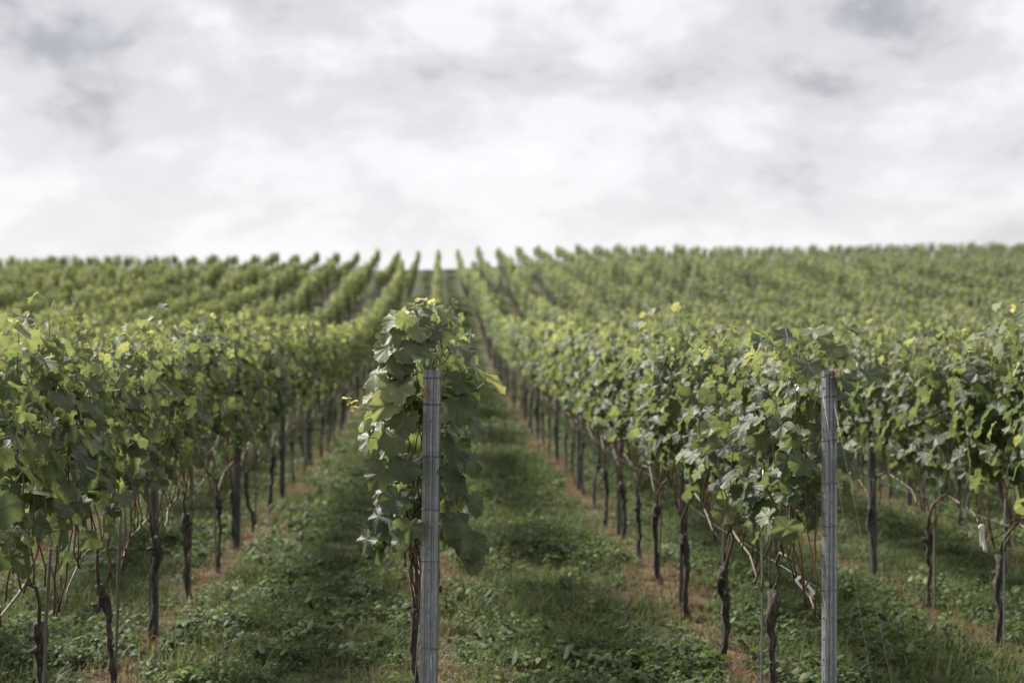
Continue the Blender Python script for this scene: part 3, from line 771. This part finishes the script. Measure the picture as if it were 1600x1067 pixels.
# ------------------------------------------------------------------ grass and ground cover
def tuft(seed, nb, hmin, hmax, wd, spread, lie=.5, flat=False):
    g = np.random.default_rng(seed); V = []; F = []; T = []; n = 0
    for b_ in range(nb):
        az = g.uniform(0, 6.283); r0 = spread*math.sqrt(g.random()); bx, by = r0*math.cos(az*1.7+b_), r0*math.sin(az*1.7+b_)
        h = g.uniform(hmin, hmax); ln = abs(g.normal(0, lie)); ca, sa = math.cos(az), math.sin(az)
        if flat: ln = g.uniform(1.1, 1.5)
        px_, pz_ = 0., (g.uniform(.003, .025) if flat else -.01); pts = [(0, pz_)]; an = ln*.35
        for s in range(3):
            px_ += math.sin(an if not flat else ln)*h/3; pz_ += math.cos(an if not flat else ln)*h/3*(1 if not flat else .25); pts.append((px_, pz_)); an += ln*.55
        tw = wd*g.uniform(.7, 1.3)
        for s, (q, z) in enumerate(pts):
            wv = tw*(1, .95, .6, .05)[s]/2
            V += [(bx+ca*q-sa*wv, by+sa*q+ca*wv, z), (bx+ca*q+sa*wv, by+sa*q-ca*wv, z)]
        F += [(n+2*s, n+2*s+1, n+2*s+3, n+2*s+2) for s in range(3)]; n += 8; T += [g.random()]*8
    return np.array(V), F, T
def tuft_mesh(name, mat, *a_, **kw):
    V, F, T = tuft(*a_, **kw); mb = MB(); mb.add(V, F); return mb.mesh(name, mat, True, T)
def cover_mesh(seed, nl, rmin, rmax, spread, hmin, hmax, elong):
    g = np.random.default_rng(seed); mb = MB(); T = []
    for _ in range(nl):
        az = g.uniform(0, 6.283); rr = spread*math.sqrt(g.random()); c = np.array([rr*math.cos(az), rr*math.sin(az), g.uniform(hmin, hmax)])
        r_ = g.uniform(rmin, rmax); n_ = 7; th = np.arange(n_)*2*math.pi/n_
        P = np.stack([np.cos(th)*r_*elong, np.sin(th)*r_, -.25*r_*np.abs(np.sin(th))], 1); P = np.concatenate([[[0, 0, .12*r_]], P])
        tilt = Euler((g.normal(0, .35), g.normal(0, .4), az if elong > 1.2 else g.uniform(0, 6.28))).to_matrix()
        P = P @ np.array(tilt).T + c
        mb.add(P, [(0, 1+j, 1+(j+1) % n_) for j in range(n_)]); T += [g.random()]*len(P)
    return mb.mesh('cover', M_cover, True, T)
def sample_ground(g, d0, d1, density):
    """random points over the seen wedge of ground between two distances"""
    half = lambda d: .36*d + 1.6
    area = (half(d0)+half(d1))*(d1-d0); n = int(area*density)
    dd = np.sqrt(g.uniform(d0**2, d1**2, n)); lat = g.uniform(-1, 1, n)*half(dd)
    c, s = math.cos(R(YAW)), math.sin(R(YAW))
    return dd*s + lat*c, dd*c - lat*s
def row_dist(x):
    u = (x-ROW_X0)/ROW_W; return np.abs(u-np.round(u))*ROW_W
def patchy(x, y, f, ph): return .5+.25*(np.sin(x*f+ph+1.7*np.sin(y*f*.6))+np.sin(y*f*.8+2*ph+1.3*np.sin(x*f*.7)))
g = np.random.default_rng(11)
gx, gy, gs = [], [], []
for d0, d1, de, sc in ((4.5, 8, 60, 1), (8, 14, 300, 1), (14, 24, 150, 1.15), (24, 42, 55, 1.4), (42, 85, 12, 1.9)):
    x, y = sample_ground(g, d0, d1, de)
    keep = g.random(len(x)) < np.clip(.18 + (row_dist(x)+.35*(patchy(x, y, 2.3, .4)-.5))/.42, .1, 1)*np.clip(.25+.5*patchy(x, y, 1.3, 2.)+.8*(patchy(x, y, 6.1, 3.)-.35), .08, 1)
    x, y = x[keep], y[keep]; gx.append(x); gy.append(y); gs.append(sc*(.35 + .5*patchy(x, y, 1.9, .9) + .5*patchy(x, y, 4.7, 2.2))*g.uniform(.55, 1.45, len(x)))
gx, gy, gs = map(np.concatenate, (gx, gy, gs)); n = len(gx)
TUFTS = [tuft_mesh('tuft', M_grass, 20+s, 17, .04, .14 if s < 3 else .25, (.0065, .009, .0075, .006, .010)[s], .06, lie=(.55, 1.1, .8, .7, 1.3)[s]) for s in range(5)]
grass = scatter('grass', np.stack([gx, gy, ground_z(gx, gy)], 1), np.stack([np.zeros(n), np.zeros(n), g.uniform(0, 6.28, n)], 1),
                np.stack([gs*1.2, gs*1.2, gs*.78], 1), np.minimum(g.integers(0, 6, n), 4)*1, TUFTS)
tag(grass, 'uneven green grass growing between the vine rows', 'grass', kind='stuff')
cx_, cy2, cs = [], [], []
for d0, d1, de, sc in ((8, 14, 95, 1), (14, 26, 40, 1.15), (26, 44, 9, 1.5)):
    x, y = sample_ground(g, d0, d1, de); pt = patchy(x, y, 1.6, 4.1)
    keep = (g.random(len(x)) < np.clip(.30+(pt-.45)*1.0+.7*(patchy(x, y, 5.3, 1.1)-.5), 0, 1)) & (row_dist(x) > .12)
    cx_.append(x[keep]); cy2.append(y[keep]); cs.append(sc*g.uniform(.6, 1.4, keep.sum()))
cx_, cy2, cs = map(np.concatenate, (cx_, cy2, cs)); n = len(cx_)
COVERS = [cover_mesh(50, 30, .008, .018, .12, .03, .12, 1.), cover_mesh(51, 18, .012, .026, .12, .03, .11, 1.15), cover_mesh(52, 10, .011, .019, .06, .03, .09, 2.4), cover_mesh(53, 34, .006, .013, .13, .02, .10, 1.)]
cover = scatter('ground_cover', np.stack([cx_, cy2, ground_z(cx_, cy2)], 1), np.stack([g.normal(0, .08, n), g.normal(0, .08, n), g.uniform(0, 6.28, n)], 1),
                np.stack([cs]*3, 1), g.integers(0, 4, n), COVERS)
tag(cover, 'low broad leaved weeds and clover spread through the grass', 'weeds', kind='stuff')
sx, sy, ss = [], [], []
for d0, d1, de, sc in ((7, 14, 150, 1), (14, 26, 80, 1.2), (26, 45, 26, 1.5)):
    x, y = sample_ground(g, d0, d1, de)
    keep = g.random(len(x)) < np.clip(1.15-(row_dist(x)+.35*(patchy(x, y, 2.3, .4)-.5))/.34, 0, 1)*(.35+.65*patchy(x, y, 1.1, 5.))+.10*(patchy(x, y, 2.9, .2) > .62)+.02
    sx.append(x[keep]); sy.append(y[keep]); ss.append(sc*g.uniform(.7, 1.3, keep.sum()))
sx, sy, ss = map(np.concatenate, (sx, sy, ss)); n = len(sx)
STRAW = [tuft_mesh('straw', M_straw, 70+s, 16, .08, .22, .005, .07, flat=True) for s in range(3)] + [tuft_mesh('straw', M_straw, 75, 12, .06, .16, .0045, .04, lie=.9)]
straw = scatter('dry_grass', np.stack([sx, sy, ground_z(sx, sy)], 1), np.stack([np.zeros(n), np.zeros(n), g.uniform(0, 6.28, n)], 1), np.stack([ss]*3, 1), g.integers(0, 4, n), STRAW)
tag(straw, 'dry brown straw lying along the strips beneath the vines', 'dry grass', kind='stuff')

# ------------------------------------------------------------------ small things hung on posts, wires and canes
def slab(mb, pts, th, mt=0):
    """thin plate with rounded outline points pts (x, z), thickness along y"""
    n_ = len(pts); V = [(px, -th/2, pz) for px, pz in pts] + [(px, th/2, pz) for px, pz in pts]
    F = [tuple(range(n_)), tuple(range(2*n_-1, n_-1, -1))] + [(j, n_+j, n_+(j+1) % n_, (j+1) % n_) for j in range(n_)]
    mb.add(np.array(V), F, mt)
# white plastic marker strapped to the low cane by the right end post
p = at(1258, 916, 7.12)
root = empty('plastic_tag', p, (R(8), R(48), R(-8)))
tag(root, 'small white plastic tag with dark marks on the cane left of right post', 'tag')
mb = MB(); slab(mb, [(-.058, -.014), (-.05, -.021), (.05, -.021), (.058, -.014), (.058, .014), (.05, .021), (-.05, .021), (-.058, .014)], .003)
link(bpy.data.objects.new('plate', mb.mesh('plate', M_white, False)), root)
for (u0, u1, v0, v1) in ((-.044, -.016, -.009, .007), (.010, .036, -.011, .003)):
    mb = MB(); V, F = box(((u0+u1)/2, -.0030, (v0+v1)/2), (u1-u0, .0024, v1-v0)); V[:4, 2] += .004; mb.add(V, F)
    link(bpy.data.objects.new('print_mark', mb.mesh('print_mark', M_ink, False)), root)
mb = MB(); mb.add(*tube([(.052, 0, 0), (.066, .008, .010), (.078, .012, .0), (.070, .004, -.012), (.052, 0, -.004)], .002, 5))
link(bpy.data.objects.new('loop', mb.mesh('loop', M_white)), root)
# white wire clip on the top wire
p = at(1253, 609, 6.95)
root = empty('wire_clip', p, (0, R(8), R(20)))
tag(root, 'small white plastic clip on the top wire left of right post', 'clip')
mb = MB(); slab(mb, [(-.03, -.006), (-.024, -.011), (.012, -.012), (.03, -.004), (.03, .006), (.010, .013), (-.024, .011)], .012)
link(bpy.data.objects.new('body', mb.mesh('body', M_white, False)), root)
mb = MB(); mb.add(*tube([(-.03, 0, 0), (-.040, .002, .010), (-.034, .004, .022), (-.020, .002, .018)], .0025, 5))
link(bpy.data.objects.new('hook', mb.mesh('hook', M_white)), root)
# orange peg beside the centre post
p = at(664, 613, 6.66)
root = empty('orange_peg', p, (R(-6), R(-16), 0))
tag(root, 'small orange plastic peg beside the top of the centre post', 'peg')
mb = MB(); mb.add(*tube([(0, 0, .030), (0, 0, .024), (0, 0, -.020), (0, 0, -.034)], [.0025, .0052, .006, .0035], 8))
link(bpy.data.objects.new('shaft', mb.mesh('shaft', M_orange)), root)
mb = MB(); mb.add(*tube([(0, -.002, .024), (.006, .006, .034), (.004, .016, .030)], .0016, 5))
link(bpy.data.objects.new('wire_loop', mb.mesh('wire_loop', M_wire)), root)
# curled dry leaf on top of the right end post
p = at(1306, 584, 6.70)
g = np.random.default_rng(6); V, F, nb = leaf_shape(g); V = V.copy(); V[:, 2] += .9*V[:, 0]**2 + .3*V[:, 1]**2
mb = MB(); mb.add(V*.026, F); o = link(bpy.data.objects.new('dry_leaf', mb.mesh('dry_leaf', mat_plain('dry_leaf', (.34, .19, .11), .8, 0, .35, 60))))
o.location = p; o.rotation_euler = (R(60), R(25), R(40)); tag(o, 'curled brown dry leaf caught on top of the right end post', 'leaf')
# pale cloth ribbon tied to the cane in the second row on the right
p = at(1534, 824, 9.62)
root = empty('cloth_ribbon', p)
tag(root, 'pale cloth ribbon knotted on a cane in second row right of centre', 'ribbon')
def strip(P, wd_, tw):
    P = np.array(P); V = []; n_ = len(P)
    for i_, q in enumerate(P):
        a_ = tw*i_/n_; dv = np.array([math.cos(a_), math.sin(a_), 0])*wd_/2; V += [q-dv, q+dv]
    return np.array(V), [(2*i_, 2*i_+1, 2*i_+3, 2*i_+2) for i_ in range(n_-1)]
for dx_, ln, tw in ((-.014, .13, .9), (.014, .165, -.7)):
    mb = MB(); mb.add(*strip([(dx_*t_*1.2, -.01+.01*math.sin(t_*5), -ln*t_) for t_ in np.linspace(0, 1, 8)], .024, tw))
    o = link(bpy.data.objects.new('tail', mb.mesh('tail', M_ribbon)), root); md = o.modifiers.new('cloth', 'SOLIDIFY'); md.thickness = .002
mb = MB(); th = np.linspace(0, 2*math.pi, 9); mb.add(*tube(np.stack([.018*np.cos(th), np.zeros(9), .016*np.sin(th)], 1), .007, 6))
link(bpy.data.objects.new('knot', mb.mesh('knot', M_ribbon)), root)
